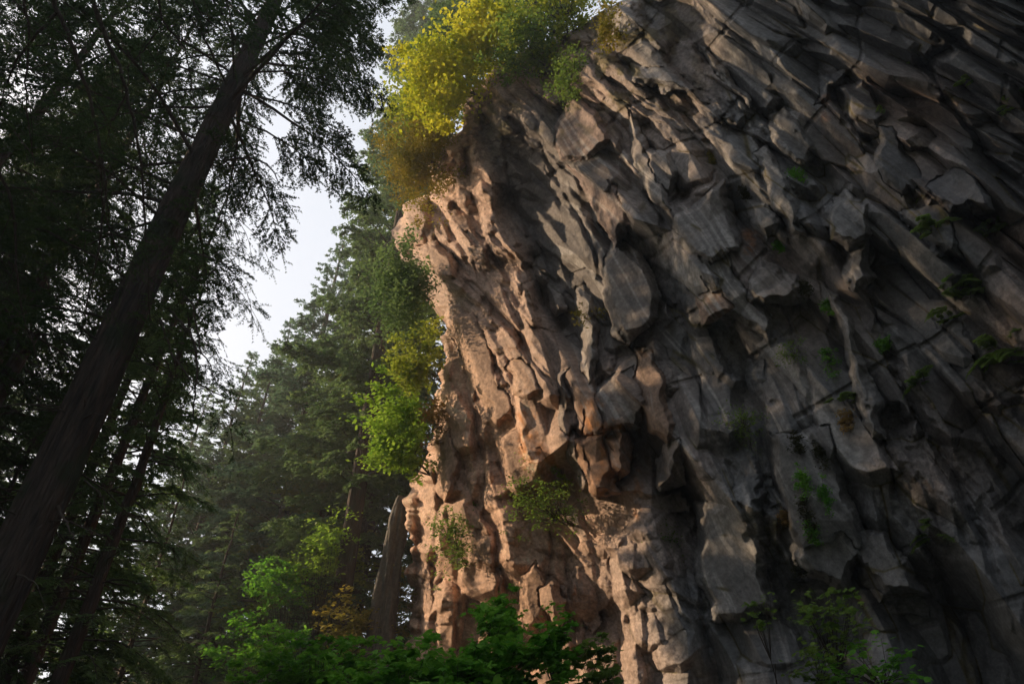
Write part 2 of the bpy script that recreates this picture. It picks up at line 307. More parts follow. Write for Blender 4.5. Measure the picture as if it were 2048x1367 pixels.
def cliff_height(x, y):
    s = flow(x, y)
    right = sst(1400, 1750, s)
    H = fbm(s / 420, y / 700, 21, 3) * 80
    # the wall falls back behind the ridge at its left, then swells out again as the great slabs
    q = (x - (905 + .42 * (y - 230))) + 40 * fbm(x / 90, y / 90, 14, 2); fold = np.clip(q / 40, 0, 1) * (.35 + .65 * np.clip(1 - (q - 40) / 260, 0, 1)) * sst(120, 260, y) * sst(860, 640, y)
    H = H + 42 * sst(-60, 10, q) * sst(60, 0, q) * sst(120, 260, y) * sst(860, 640, y) - 78 * fold * (q < 300) * np.clip((300 - q) / 60, 0, 1); low_ = H
    S = s + vn(s / 300, y / 340, 3) * 60; gg = np.clip((1367 - y) / 1100.0, 0, 1.3); Y = y + .5 * gg * (x - 1100) + vn(s / 300 + 40, y / 340, 9) * 70; tr = sst(1350, 1650, x) * sst(620, 350, y)
    cr = np.zeros(x.shape)                                  # rubbly zones
    for (cx, cy, rx, ry) in [(1040, 400, 110, 230), (1310, 1200, 120, 200), (1360, 210, 150, 90), (1880, 1000, 170, 140), (1200, 1230, 60, 200), (1440, 930, 60, 110), (890, 470, 60, 120), (1150, 160, 130, 80), (1560, 330, 50, 160), (870, 1100, 60, 200)]:
        cr = np.maximum(cr, 1 - sst(.5, 1.3, ((x - cx) / rx) ** 2 + ((y - cy) / ry) ** 2 + .9 * fbm(x / 60, y / 60, 19, 3)))
    # tall columns: long prisms, a few of them broken off
    b1, i1, e1, g1 = blk(S, Y, 175, 640, 100, .8, 2.4, .05)
    b2, i2, e2_, g2 = blk(S + vn(s / 80, y / 80, 31) * 5, Y + vn(s / 80, y / 80, 32) * 5, 92, 175, 200, 1.0, 2.6, .14)
    b3, i3, e3_, g3 = blk(S, Y, 42, 66, 300, 1.1, 2.2, .1)
    b4, i4, e4_, g4 = blk(S, Y, 18, 27, 400, 1.1, 1.8, .1)
    mid = sst(1150, 1260, x) * sst(1850, 1700, x); calm = sst(.40, .48, i2 + .26 * mid + .1 * right) * (1 - .85 * cr)
    H = H + 1.15 * b1 * (1 - .3 * cr) * (1 - .5 * tr) + b3 * .3 * sst(1180, 1020, x) + b2 * (.85 + .5 * tr - .35 * right * calm) + b3 * (.5 * (1 - .95 * calm) + .4 * cr) + b4 * (.28 * (1 - calm) + .28 * cr) * (1 - .4 * right)
    # a step across the column here and there
    jo = (Y + .10 * S + 30 * i1) / 120; H = H - (6 * right + 3) * sst(.05, .015, np.abs(jo % 1 - .5)) * (hsh(np.floor(jo), i1 * 97, 8) > .45)
    for pts, w, dpt in CLEFTS:
        a = np.array(pts, float); bb = (x > a[:, 0].min() - 3 * w) & (x < a[:, 0].max() + 3 * w) & (y > a[:, 1].min() - w) & (y < a[:, 1].max() + w)
        idx = np.nonzero(bb); xx = x[idx]; yy = y[idx]; D = pl_dist(xx + 16 * fbm(xx / 60, yy / 60, 91, 3), yy, pts); ww = w * (1 + 1.2 * fbm(xx / 45, yy / 45, 92, 2))
        H[idx] -= dpt * np.clip(1 - D / np.maximum(ww, 3), 0, 1) * (1 - sst(.55, .95, np.abs((yy - a[:, 1].mean()) / (np.ptp(a[:, 1]) / 2 + 1))) * .6)
    c = calm; hue = i2 * .5 + i1 * .5; plate = np.zeros(x.shape, int)
    for poly, h, gy in HOLLOWS:
        a = np.array(poly, float); bb = (x > a[:, 0].min() - 9) & (x < a[:, 0].max() + 9) & (y > a[:, 1].min() - 9) & (y < a[:, 1].max() + 9)
        idx = np.nonzero(bb)
        xx = x[idx] + 18 * vn(x[idx] / 24, y[idx] / 24, 61) + 5 * vn(x[idx] / 7, y[idx] / 7, 63); yy = y[idx] + 14 * vn(x[idx] / 24, y[idx] / 24, 62)
        m = inpoly(xx, yy, poly); e = tuple(k[m] for k in idx)
        D = pl_dist(xx[m], yy[m], list(poly) + [poly[0]])
        H[e] = np.maximum(H[e] * .5 + .5 * low_[e] + 1.35 * h + gy * .6 * (y[e] - a[:, 1].mean()), H[e] - 2.6 * D)
        c[e] = c[e] * .3
    for k, (poly, h, gx, gy, g) in enumerate(PLATES):
        a = np.array(poly, float); bb = (x > a[:, 0].min() - 9) & (x < a[:, 0].max() + 9) & (y > a[:, 1].min() - 9) & (y < a[:, 1].max() + 9)
        idx = np.nonzero(bb)
        xx = x[idx] + 22 * vn(x[idx] / 40, y[idx] / 40, 71 + k) + 5 * vn(x[idx] / 11, y[idx] / 11, 63); yy = y[idx] + 20 * vn(x[idx] / 40, y[idx] / 40, 72 + k) + 5 * vn(x[idx] / 9, y[idx] / 9, 64)
        m = inpoly(xx, yy, poly); e = tuple(q_[m] for q_ in idx)
        dx = x[e] - a[:, 0].mean(); dy = y[e] - a[:, 1].mean(); Ry = np.ptp(a[:, 1]) / 2; R = max(np.ptp(a[:, 0]), np.ptp(a[:, 1])) / 2
        gy2 = max(gy, .08) * 1.7; cur = (hsh(k, 3, 5) - .5) * 16 * ((dx / R) ** 2 + (dy / R) ** 2)
        top = low_[e] + .3 * b1[e] + .75 * h + gy2 * Ry * .55 + 1.6 * gx * dx + gy2 * dy - cur + .06 * b2[e] + .03 * b3[e] + 4 * fbm(s[e] / 40, y[e] / 90, 80 + k, 3)
        D = pl_dist(xx[m], yy[m], list(poly) + [poly[0]])
        val = np.minimum(top, H[e] * .4 + .6 * top - 22 + 3.4 * D); w_ = (val > H[e] - 14)
        H[e] = np.where(w_, val, H[e]); c[e] = np.where(w_ & (val > top - 1), 1 if g not in 'pr' else .6, c[e])
        plate[e] = np.where(w_, 1 + 'wpogdlr'.index(g), 0); hue[e] = hsh(k, 1, 9)
    # fine roughness
    rough = (1 - .8 * c)
    H = H + rough * (fbm(x / 11, y / 11, 41, 3) * 1.6 + fbm(x / 4, y / 4, 47, 2) * 1.5) + .5 * fbm(x / 6, y / 6, 48, 2) + 1.5 * fbm(x / 30, y / 30, 49, 3)
    return H, c, hue, plate, s, g2 / 60, g3 / 60
def base_t(x, y):
    d = rays(x, y); t = CREL / np.maximum(d @ CN, .12); return t
def build_cliff():
    ys = np.concatenate([np.linspace(-900, -60, 120, endpoint=False), np.linspace(-60, 1400, 900, endpoint=False), np.linspace(1400, 1950, 80)])
    u = np.concatenate([np.linspace(0, 1, 800, endpoint=False), 1 + (np.linspace(0, 1, 150) ** 1.3) * 1.7])
    def zig(q, s_): f = np.floor(q); return (hsh(f, 0 * f, s_) * (1 - (q - f)) + hsh(f + 1, 0 * f, s_) * (q - f) - .5)
    xl = np.interp(ys, [a for a, b in XL], [b for a, b in XL]) + 22 * zig(ys / 31, 77) + 12 * zig(ys / 12.5, 78) + 5 * zig(ys / 4.7, 79)
    x = xl[:, None] + (2110 - xl[:, None]) * u[None, :]; y = ys[:, None] + 0 * x
    H, c, hue, plate, s, e2, e3 = cliff_height(x, y)
    edge = x - xl[:, None]
    rim = -85 * (1 - np.sqrt(np.clip(edge / 60.0, 0, 1) * (2 - np.clip(edge / 60.0, 0, 1))))   # the wall turns away at its left end
    t = base_t(x, y); t = t * (1 - (H + rim) / FPX)
    V = P(x, y, t)
    # colour of the rock, with some sunlight and shade put into it
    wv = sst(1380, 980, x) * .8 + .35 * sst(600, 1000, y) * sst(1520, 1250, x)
    sun_warm = np.clip(wv + .5 * fbm(x / 260, y / 260, 90, 3), 0, 1)[..., None]  # pinkish rock, with the warmth of the sunlight painted in at the left
    dim = sst(1650, 2050, x + .25 * (500 - y))[..., None]  # shade of the right side put into the grey
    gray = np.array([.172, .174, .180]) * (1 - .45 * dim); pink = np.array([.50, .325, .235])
    ch_shade = (sst(905, 960, x - .42 * (y - 230)) * sst(1260, 1120, x - .3 * (y - 230)) * sst(150, 250, y) * sst(800, 640, y) * sst(-.7, -.15, fbm(x / 70, y / 70, 93, 3)))[..., None]  # charcoal rock, darkened further for the shade below the ridge
    col = gray * (1 - sun_warm) + pink * sun_warm
    col = col * (1 - .85 * ch_shade) + np.array([.105, .105, .108]) * .85 * ch_shade
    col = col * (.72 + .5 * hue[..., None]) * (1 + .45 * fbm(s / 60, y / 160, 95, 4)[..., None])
    sq = s + 60 * fbm(x / 150, y / 150, 96, 2) + 90 * hue; st = fbm(sq / 16.0, y / 260, 97, 4); st2 = fbm(sq / 5, y / 120, 98, 3)                     # mineral streaks down the clean breaks
    sm = (1 - .7 * sst(1350, 1650, x) * sst(620, 350, y)) * np.where(plate > 0, 1, c) * (.6 + .8 * sst(-.2, .3, fbm(s / 80, y / 120, 99, 2)))
    col = col * (1 + (sm * (st * .45 + st2 * .2))[..., None])
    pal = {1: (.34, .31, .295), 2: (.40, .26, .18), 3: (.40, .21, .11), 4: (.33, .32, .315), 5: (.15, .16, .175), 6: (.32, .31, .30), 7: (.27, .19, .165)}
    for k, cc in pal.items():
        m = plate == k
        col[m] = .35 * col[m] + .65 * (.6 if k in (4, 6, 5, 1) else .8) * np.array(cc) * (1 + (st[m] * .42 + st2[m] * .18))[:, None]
    wh = sst(.16, .34, st + .25 * vn(s / 30, y / 200, 51)) * sm * sst(1000, 1150, x) * sst(1800, 1500, x)
    col = col * (1 - .55 * wh[..., None]) + np.array([.36, .35, .34]) * .55 * wh[..., None]
    for (cx, cy, rx, ry, a) in [(1055, 870, 22, 75, .9), (1090, 920, 30, 40, .7), (1172, 825, 26, 40, .8), (1225, 850, 34, 14, .8), (1205, 900, 10, 70, .7), (1215, 950, 30, 30, .5), (1275, 1000, 12, 60, .6),
                              (1500, 480, 20, 26, .6), (1035, 690, 30, 14, .4), (1650, 220, 14, 40, .3)]:
        d = ((x - cx) / rx) ** 2 + ((y - cy) / ry) ** 2 + 1.6 * fbm(x / 18, y / 18, 55, 4)
        m = (a * (1 - sst(-.2, 1.4, d)) * sst(-.5, .25, fbm(s / 12, y / 40, 52, 4) + .3 * fbm(x / 5, y / 5, 53, 3)))[..., None]; col = col * (1 - m) + np.array([.42, .17, .045]) * m
    # moss on the broken top and lines of it in the cracks
    ms = sst(330, 170, y + .15 * (x - 1100) + 90 * fbm(x / 50, y / 50, 56, 4)) * sst(1500, 1250, x) * sst(.0, .25, fbm(x / 24, y / 24, 57, 4))
    ms2 = sst(.16, .03, e2) * sst(-.05, .15, fbm(x / 60, y / 90, 58, 3)) * sst(1150, 1400, x)
    m = np.clip(ms * .85 + ms2 * .85, 0, .9)[..., None]; col = col * (1 - m) + np.array([.10, .085, .03]) * m
    gr = fbm(x / 3.2, y / 3.2, 65, 3) * (1 - .6 * c) + .5 * fbm(x / 14, y / 14, 66, 4) * (1 - .3 * c); col = col * (1 + .55 * gr[..., None])
    dk = (sst(.03, .0, e2) * .3)[..., None]; col = col * (1 - dk)
    lich = sst(.36, .5, fbm(x / 5, y / 5, 59, 3)) * sst(1400, 1700, x) * .3; col = col * (1 - lich[..., None]) + np.array([.2, .2, .19]) * lich[..., None]
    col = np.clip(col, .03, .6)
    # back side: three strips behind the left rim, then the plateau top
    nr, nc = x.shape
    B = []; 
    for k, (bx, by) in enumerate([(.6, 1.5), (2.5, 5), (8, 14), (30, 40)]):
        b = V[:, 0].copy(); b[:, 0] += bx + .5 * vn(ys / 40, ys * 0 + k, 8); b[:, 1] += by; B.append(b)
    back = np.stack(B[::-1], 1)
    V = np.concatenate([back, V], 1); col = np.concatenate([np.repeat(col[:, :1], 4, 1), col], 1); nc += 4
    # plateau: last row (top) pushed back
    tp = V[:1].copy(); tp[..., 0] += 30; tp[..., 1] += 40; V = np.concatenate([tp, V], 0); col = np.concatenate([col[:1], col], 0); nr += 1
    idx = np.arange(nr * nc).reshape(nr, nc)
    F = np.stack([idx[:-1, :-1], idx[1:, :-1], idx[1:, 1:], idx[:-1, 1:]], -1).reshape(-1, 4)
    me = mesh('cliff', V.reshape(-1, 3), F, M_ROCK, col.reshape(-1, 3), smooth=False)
    o = link('cliff', me); o['kind'] = 'structure'; o['label'] = 'tall overhanging cliff of broken columnar rock, sunlit along its left edge'; o['category'] = 'cliff'
    return ys, u, xl, t
CY, CU, CXL, CT = build_cliff()
def ct(px, py):                    # camera-axis distance of the rock seen at a pixel
    j = int(np.clip(np.searchsorted(CY, py), 0, len(CY) - 1)); uu = (px - CXL[j]) / (2110 - CXL[j])
    i = int(np.clip(np.searchsorted(CU, uu), 0, len(CU) - 1)); return float(CT[j, i])

def outcrop():
    p, z = foot(806, 992, 33.5); m = 120; n = 90; zz = np.linspace(-.5, z, m); a = np.linspace(0, 2 * math.pi, n, endpoint=False)
    A, Z = np.meshgrid(a, zz); f = np.clip((z - Z + .35 * np.sin(A * 2 + 1)) / 1.6, 0, 1) ** .35
    b, i_, _, _ = blk(A * 60, -Z * 26, 46, 150, 700, 1.0, 2.4, .1); c, _, _, _ = blk(A * 60, -Z * 26, 16, 34, 720, 1.0, 2.2, .1)
    R = (.42 + .028 * (z - Z)) * f * (1 + b / 95 + c / 110) + .05 * fbm(A * 12, Z * 3, 9, 3)
    V = np.stack([R * np.cos(A) + .05 * (Z - z), R * np.sin(A), Z], -1) + p * [1, 1, 0]
    idx = np.arange(m * n).reshape(m, n); j = np.roll(idx, -1, 1); F = np.stack([idx[:-1], j[:-1], j[1:], idx[1:]], -1).reshape(-1, 4)
    col = np.array([.105, .095, .08]) * (.75 + .5 * i_[..., None]) * (1 + .5 * fbm(A * 9, Z * 2, 4, 4)[..., None])
    o = link('rock_outcrop', mesh('rock_outcrop', V.reshape(-1, 3), F, M_ROCK, col.reshape(-1, 3))); o['kind'] = 'structure'
outcrop()

# ------------------------------------------------------------------ ground
def build_ground():
    m, t, o = nodemat('forest_floor'); N = t.nodes.new; L = t.links.new
    g = N('ShaderNodeNewGeometry'); n = N('ShaderNodeTexNoise'); n.inputs['Scale'].default_value = .8; n.inputs['Detail'].default_value = 8; L(g.outputs['Position'], n.inputs['Vector'])
    x = N('ShaderNodeMix'); x.data_type = 'RGBA'; L(n.outputs[0], x.inputs[0]); x.inputs[6].default_value = (.035, .028, .018, 1); x.inputs[7].default_value = (.05, .075, .02, 1)
    p = N('ShaderNodeBsdfPrincipled'); p.inputs['Roughness'].default_value = .95; L(x.outputs[2], p.inputs['Base Color']); L(p.outputs[0], o.inputs[0])
    a = np.concatenate([-np.geomspace(3000, 8, 40), np.linspace(-7, 7, 15), np.geomspace(8, 3000, 40)])
    X, Y = np.meshgrid(a, a, indexing='ij'); Z = fbm(X / 9, Y / 9, 5, 3) * .5 * np.exp(-(X * X + Y * Y) / 9e4) - .1
    Z = np.where(X * X + Y * Y < 9, -.05, Z)
    n_ = len(a); idx = np.arange(n_ * n_).reshape(n_, n_)
    F = np.stack([idx[:-1, :-1], idx[1:, :-1], idx[1:, 1:], idx[:-1, 1:]], -1).reshape(-1, 4)
    o = link('ground', mesh('ground', np.stack([X, Y, Z], -1).reshape(-1, 3), F, m, smooth=True)); o['kind'] = 'structure'
build_ground()

# ------------------------------------------------------------------ wood and leaves
def tube(pts, rad, n=7):
    pts = np.asarray(pts, float); rad = np.asarray(rad, float); k = len(pts)
    T = np.gradient(pts, axis=0); T /= np.linalg.norm(T, axis=1)[:, None] + 1e-9
    ref = np.array([0, 0, 1.]) if abs(T[0, 2]) < .9 else np.array([1., 0, 0])
    U = np.cross(T, ref); U /= np.linalg.norm(U, axis=1)[:, None] + 1e-9; Wv = np.cross(T, U)
    a = np.linspace(0, 2 * math.pi, n, endpoint=False)
    V = pts[:, None] + rad[:, None, None] * (np.cos(a)[None, :, None] * U[:, None] + np.sin(a)[None, :, None] * Wv[:, None])
    i = np.arange(k * n).reshape(k, n); j = np.roll(i, -1, 1)
    F = np.stack([i[:-1], j[:-1], j[1:], i[1:]], -1).reshape(-1, 4)
    return V.reshape(-1, 3), F
class Acc:
    def __init__(s): s.V = []; s.F = []; s.n = 0
    def add(s, V, F):
        s.V.append(V); s.F.append(np.asarray(F) + s.n); s.n += len(V)
    def mesh(s, name, mat, smooth=False):
        return mesh(name, np.concatenate(s.V), np.concatenate(s.F), mat, smooth=smooth)
def trunk_arrays(H, r0, r1, rng, seg=26, n=20, wob=.06, flare=.35):
    z = np.linspace(-.3, H, seg); r = r0 + (r1 - r0) * np.clip(z / H, 0, 1) ** 1.7; r = r + flare * r0 * np.exp(-np.clip(z, 0, None) / 1.2)
    p = np.stack([np.cumsum(rng.normal(0, wob, seg)) * .5, np.cumsum(rng.normal(0, wob, seg)) * .5, z], 1); p -= p[0] * [1, 1, 0]
    V, F = tube(p, r, n)
    ph = np.tile(np.arange(n), seg)
    V = V.reshape(seg, n, 3); c = p[:, None]; k = 1 + .05 * np.sin(np.arange(n) * 2.3)[None, :, None] + .022 * np.cumsum(rng.normal(size=(seg, n, 1)), 0) / np.sqrt(1 + np.arange(seg))[:, None, None] * 2 + .02 * rng.normal(size=(seg, n, 1))
    V = c + (V - c) * k
    return V.reshape(-1, 3), F, p
def needles(B, D, Wd, L, w, rng):
    """one slim triangle per row: base B, direction D, width direction Wd"""
    h = (L * .5)[:, None]
    V = np.stack([B - Wd * w[:, None] * .5 + D * h * .0, B + Wd * w[:, None] * .5, B + D * L[:, None]], 1)
    F = np.arange(len(B) * 3).reshape(-1, 3); return V.reshape(-1, 3), F
def unit(v): return v / (np.linalg.norm(v, axis=-1, keepdims=True) + 1e-9)
def spray(acc, base, d, L, rng, nl=.15, wl=.05, step=.075, droop=.25):
    """twigs: base (n,3), direction d (n,3), length L (n) -> needle clusters on both sides"""
    m = max(2, int(np.ceil(L.max() / step)))
    k = (np.arange(m) + .5) / m
    n = len(base)
    t = np.broadcast_to(k, (n, m)) + rng.uniform(-.4, .4, (n, m)) / m
    pos = base[:, None] + d[:, None] * (t * L[:, None])[..., None]
    pos[..., 2] -= droop * (t * L[:, None]) ** 2
    keep = rng.uniform(size=(n, m)) < (L[:, None] / L.max()) * .97 + .03
    side = unit(np.cross(d, [0, 0, 1.0]) + rng.normal(0, .15, (n, 3)))
    out = []
    for s in (-1, 1):
        dd = unit(d[:, None] * .75 + s * side[:, None] * .8 + rng.normal(0, .22, (n, m, 3)) + np.array([0, 0, -.2]))
        wd = unit(np.cross(dd, rng.normal(0, .5, (n, m, 3)) + [0, 0, 1]))
        ll = nl * rng.uniform(.6, 1.3, (n, m)) * (1.15 - .5 * t)
        K = keep
        V, F = needles(pos[K], dd[K], wd[K], ll[K], wl * rng.uniform(.7, 1.3, K.sum()), rng); acc.add(V, F)
def branch_curve(p0, az, L, up, droop, rng, n=9):
    t = np.linspace(0, 1, n); az = az + np.cumsum(rng.normal(0, .05, n))
    r = t * L; x = p0[0] + np.cumsum(np.cos(az)) * L / n; y = p0[1] + np.cumsum(np.sin(az)) * L / n
    z = p0[2] + up * r - droop * r * r / max(L, .5) + np.cumsum(rng.normal(0, .012 * L, n))
    p = np.stack([x, y, z], 1); p = np.concatenate([[p0], p[1:]]); return p
def foliate(acc, wood, c, L, rng, nl, wl, step, start=.25, tw=.38, dens=1.0, tdroop=.25, twup=-.1, bare=0):
    """side twigs with needles along a limb given by its curve"""
    n = max(4, int(L / .2 * dens)); s = np.sort(rng.uniform(start, 1, n)); k = np.linspace(0, 1, len(c))
    b = np.stack([np.interp(s, k, c[:, i]) for i in range(3)], 1)
    T = np.gradient(c, axis=0); T = unit(np.stack([np.interp(s, k, T[:, i]) for i in range(3)], 1))
    sd = unit(np.cross(T, [0, 0, 1.0])) * np.where(np.arange(n) % 2, 1, -1)[:, None]
    d = unit(T * rng.uniform(.5, 1.1, n)[:, None] + sd * rng.uniform(.5, 1.1, n)[:, None] + np.array([0, 0, twup]) + rng.normal(0, .14, (n, 3)))
    l = L * tw * (1.12 - s) * rng.uniform(.55, 1.2, n) + .12
    spray(acc, b, d, l, rng, nl, wl, step, tdroop)
    spray(acc, c[-2:-1], unit(c[-1:] - c[-2:-1]), np.array([np.linalg.norm(c[-1] - c[-2]) + .2]), rng, nl, wl, step, tdroop)
    # second order
    m = l > .45
    if m.any():
        bb = b[m]; dm = d[m]; lm = l[m]
        for f in (.35, .6, .8):
            sg = rng.choice([-1, 1], len(bb))[:, None]
            d2 = unit(dm + unit(np.cross(dm, [0, 0, 1.0])) * sg * .9 + rng.normal(0, .12, bb.shape) + np.array([0, 0, twup]))
            p2 = bb + dm * (lm * f)[:, None]; p2[:, 2] -= tdroop * (lm * f) ** 2
            spray(acc, p2, d2, lm * (1 - f) * .75 + .1, rng, nl, wl, step, tdroop)
    if wood is not None:
        for i in range(0, n, 2):
            e = b[i] + d[i] * l[i] * .8; e[2] -= tdroop * (l[i] * .8) ** 2
            q, Fq = tube(np.array([b[i], (b[i] + e) / 2 + [0, 0, .02], e]), [.012, .008, .003], 3); wood.add(q, Fq)
def conifer_data(name, H, R, h0, nb, seed, mats, nl=.16, wl=.055, step=.09, r0=.3, top_pow=.8, up=.25, droop=.5, dens=1.0, dead=12, wtw=True, gap=.0, tdroop=.25, prof=None):
    rng = np.random.default_rng(seed)
    V, F, axis = trunk_arrays(H, r0, .03, rng, seg=90 if r0 > .4 else 30, n=52 if r0 > .4 else 20, wob=.02 if r0 > .4 else .06)
    tm = mesh(name + '_trunk', V, F, mats[0], smooth=True)
    wood = Acc(); leaf = Acc()
    hs = h0 + (H - h0) * np.sort(rng.uniform(0, 1, nb) ** .9)
    az = np.cumsum(rng.uniform(1.9, 2.9, nb))
    for h, a in zip(hs, az):
        f = (H - h) / (H - h0)
        L = R * (f ** top_pow * (1.0 if f < .85 else 1 - (f - .85) * 2.2)) * rng.uniform(.6, 1.15) + .25
        if prof: L *= prof(h, a)
        if rng.uniform() < gap: continue
        p0 = np.array([np.interp(h, axis[:, 2], axis[:, 0]), np.interp(h, axis[:, 2], axis[:, 1]), h])
        c = branch_curve(p0, a, L, up + .5 * (1 - f), droop, rng)
        q, Fq = tube(c, np.linspace(.012 + .009 * L, .004, len(c)), 4); wood.add(q, Fq)
        foliate(leaf, wood if wtw and L > 1.5 else None, c, L, rng, nl, wl, step, dens=dens, tdroop=tdroop)
    for k in range(dead):
        h = rng.uniform(.25, 1) * h0; a = rng.uniform(0, 6.28); L = rng.uniform(.4, 2.2)
        p0 = np.array([np.interp(h, axis[:, 2], axis[:, 0]), np.interp(h, axis[:, 2], axis[:, 1]), h])
        c = branch_curve(p0, a, L, rng.uniform(-.1, .2), .35, rng); q, Fq = tube(c, np.linspace(.022, .005, len(c)), 4); wood.add(q, Fq)
    return tm, wood.mesh(name + '_branches', M_TWIG), leaf.mesh(name + '_crown', mats[1])
def place(data, name, label, loc, rz=0, sc=1.0, szz=1.0, group=None, crown_mat=None, cat='tree'):
    t = thing(name, label, cat, loc, group); t.rotation_euler = (0, 0, rz); t.scale = (sc, sc, sc * szz)
    link('trunk', data[0], t); link('branches', data[1], t); c = link('crown', data[2], t)
    if crown_mat:
        c.material_slots[0].link = 'OBJECT'; c.material_slots[0].material = crown_mat
    return t

# ------------------------------------------------------------------ conifers
def prof_a(h, a):
    if h < 20 and math.cos(a + .4) > -.1: return .12 if h < 17.5 else .2
    if h < 15.5: return .75
    return 1.0
rngs = np.random.default_rng(5)
D_A = conifer_data('great_hemlock', 44, 7.0, 10.5, 150, 11, (M_BARKM, M_HEM), nl=.10, wl=.042, step=.05, r0=.42, up=.1, droop=.45, dens=1.5, dead=48, top_pow=.5, tdroop=.3, prof=prof_a)
D_H = conifer_data('hemlock', 38, 5.2, 8, 135, 12, (M_BARK, M_HEM), nl=.12, wl=.05, step=.07, r0=.27, up=.05, droop=.5, dens=1.25, dead=14, top_pow=.55, tdroop=.3)
D_B = conifer_data('slim_fir', 26, 4.0, 8, 85, 13, (M_BARK2, M_FIR), nl=.13, wl=.045, step=.08, r0=.27, up=.15, droop=.5, dens=1.0, dead=22, top_pow=.7)
D_E = conifer_data('tall_fir', 43, 5.8, 12, 200, 14, (M_BARK2, M_FIR2), nl=.25, wl=.12, step=.12, r0=.38, up=.25, droop=.35, dens=.95, dead=26, top_pow=.85)
D_F = conifer_data('full_fir', 40, 6.4, 5, 230, 15, (M_BARK2, M_FIR), nl=.26, wl=.125, step=.12, r0=.3, up=.2, droop=.4, dens=.95, dead=10, top_pow=.8, gap=.04)
D_O = conifer_data('spreading_fir', 64, 7.6, 14, 250, 16, (M_BARK2, M_FIR2), nl=.26, wl=.12, step=.12, r0=.5, up=.2, droop=.35, dens=1.1, dead=6, top_pow=.6, gap=.05)
D_O2 = conifer_data('edge_fir', 68, 5.2, 12, 290, 18, (M_BARK2, M_FIR2), nl=.22, wl=.10, step=.11, r0=.45, up=.2, droop=.35, dens=1.1, dead=14, top_pow=.55, gap=.03, prof=lambda h, a: .6 if h < 24 else 1.0)
D_S = conifer_data('young_hemlock', 19, 4.2, 1.5, 150, 17, (M_BARK, M_FIR), nl=.18, wl=.08, step=.09, r0=.15, up=.1, droop=.55, dens=1.0, dead=4, top_pow=.8)

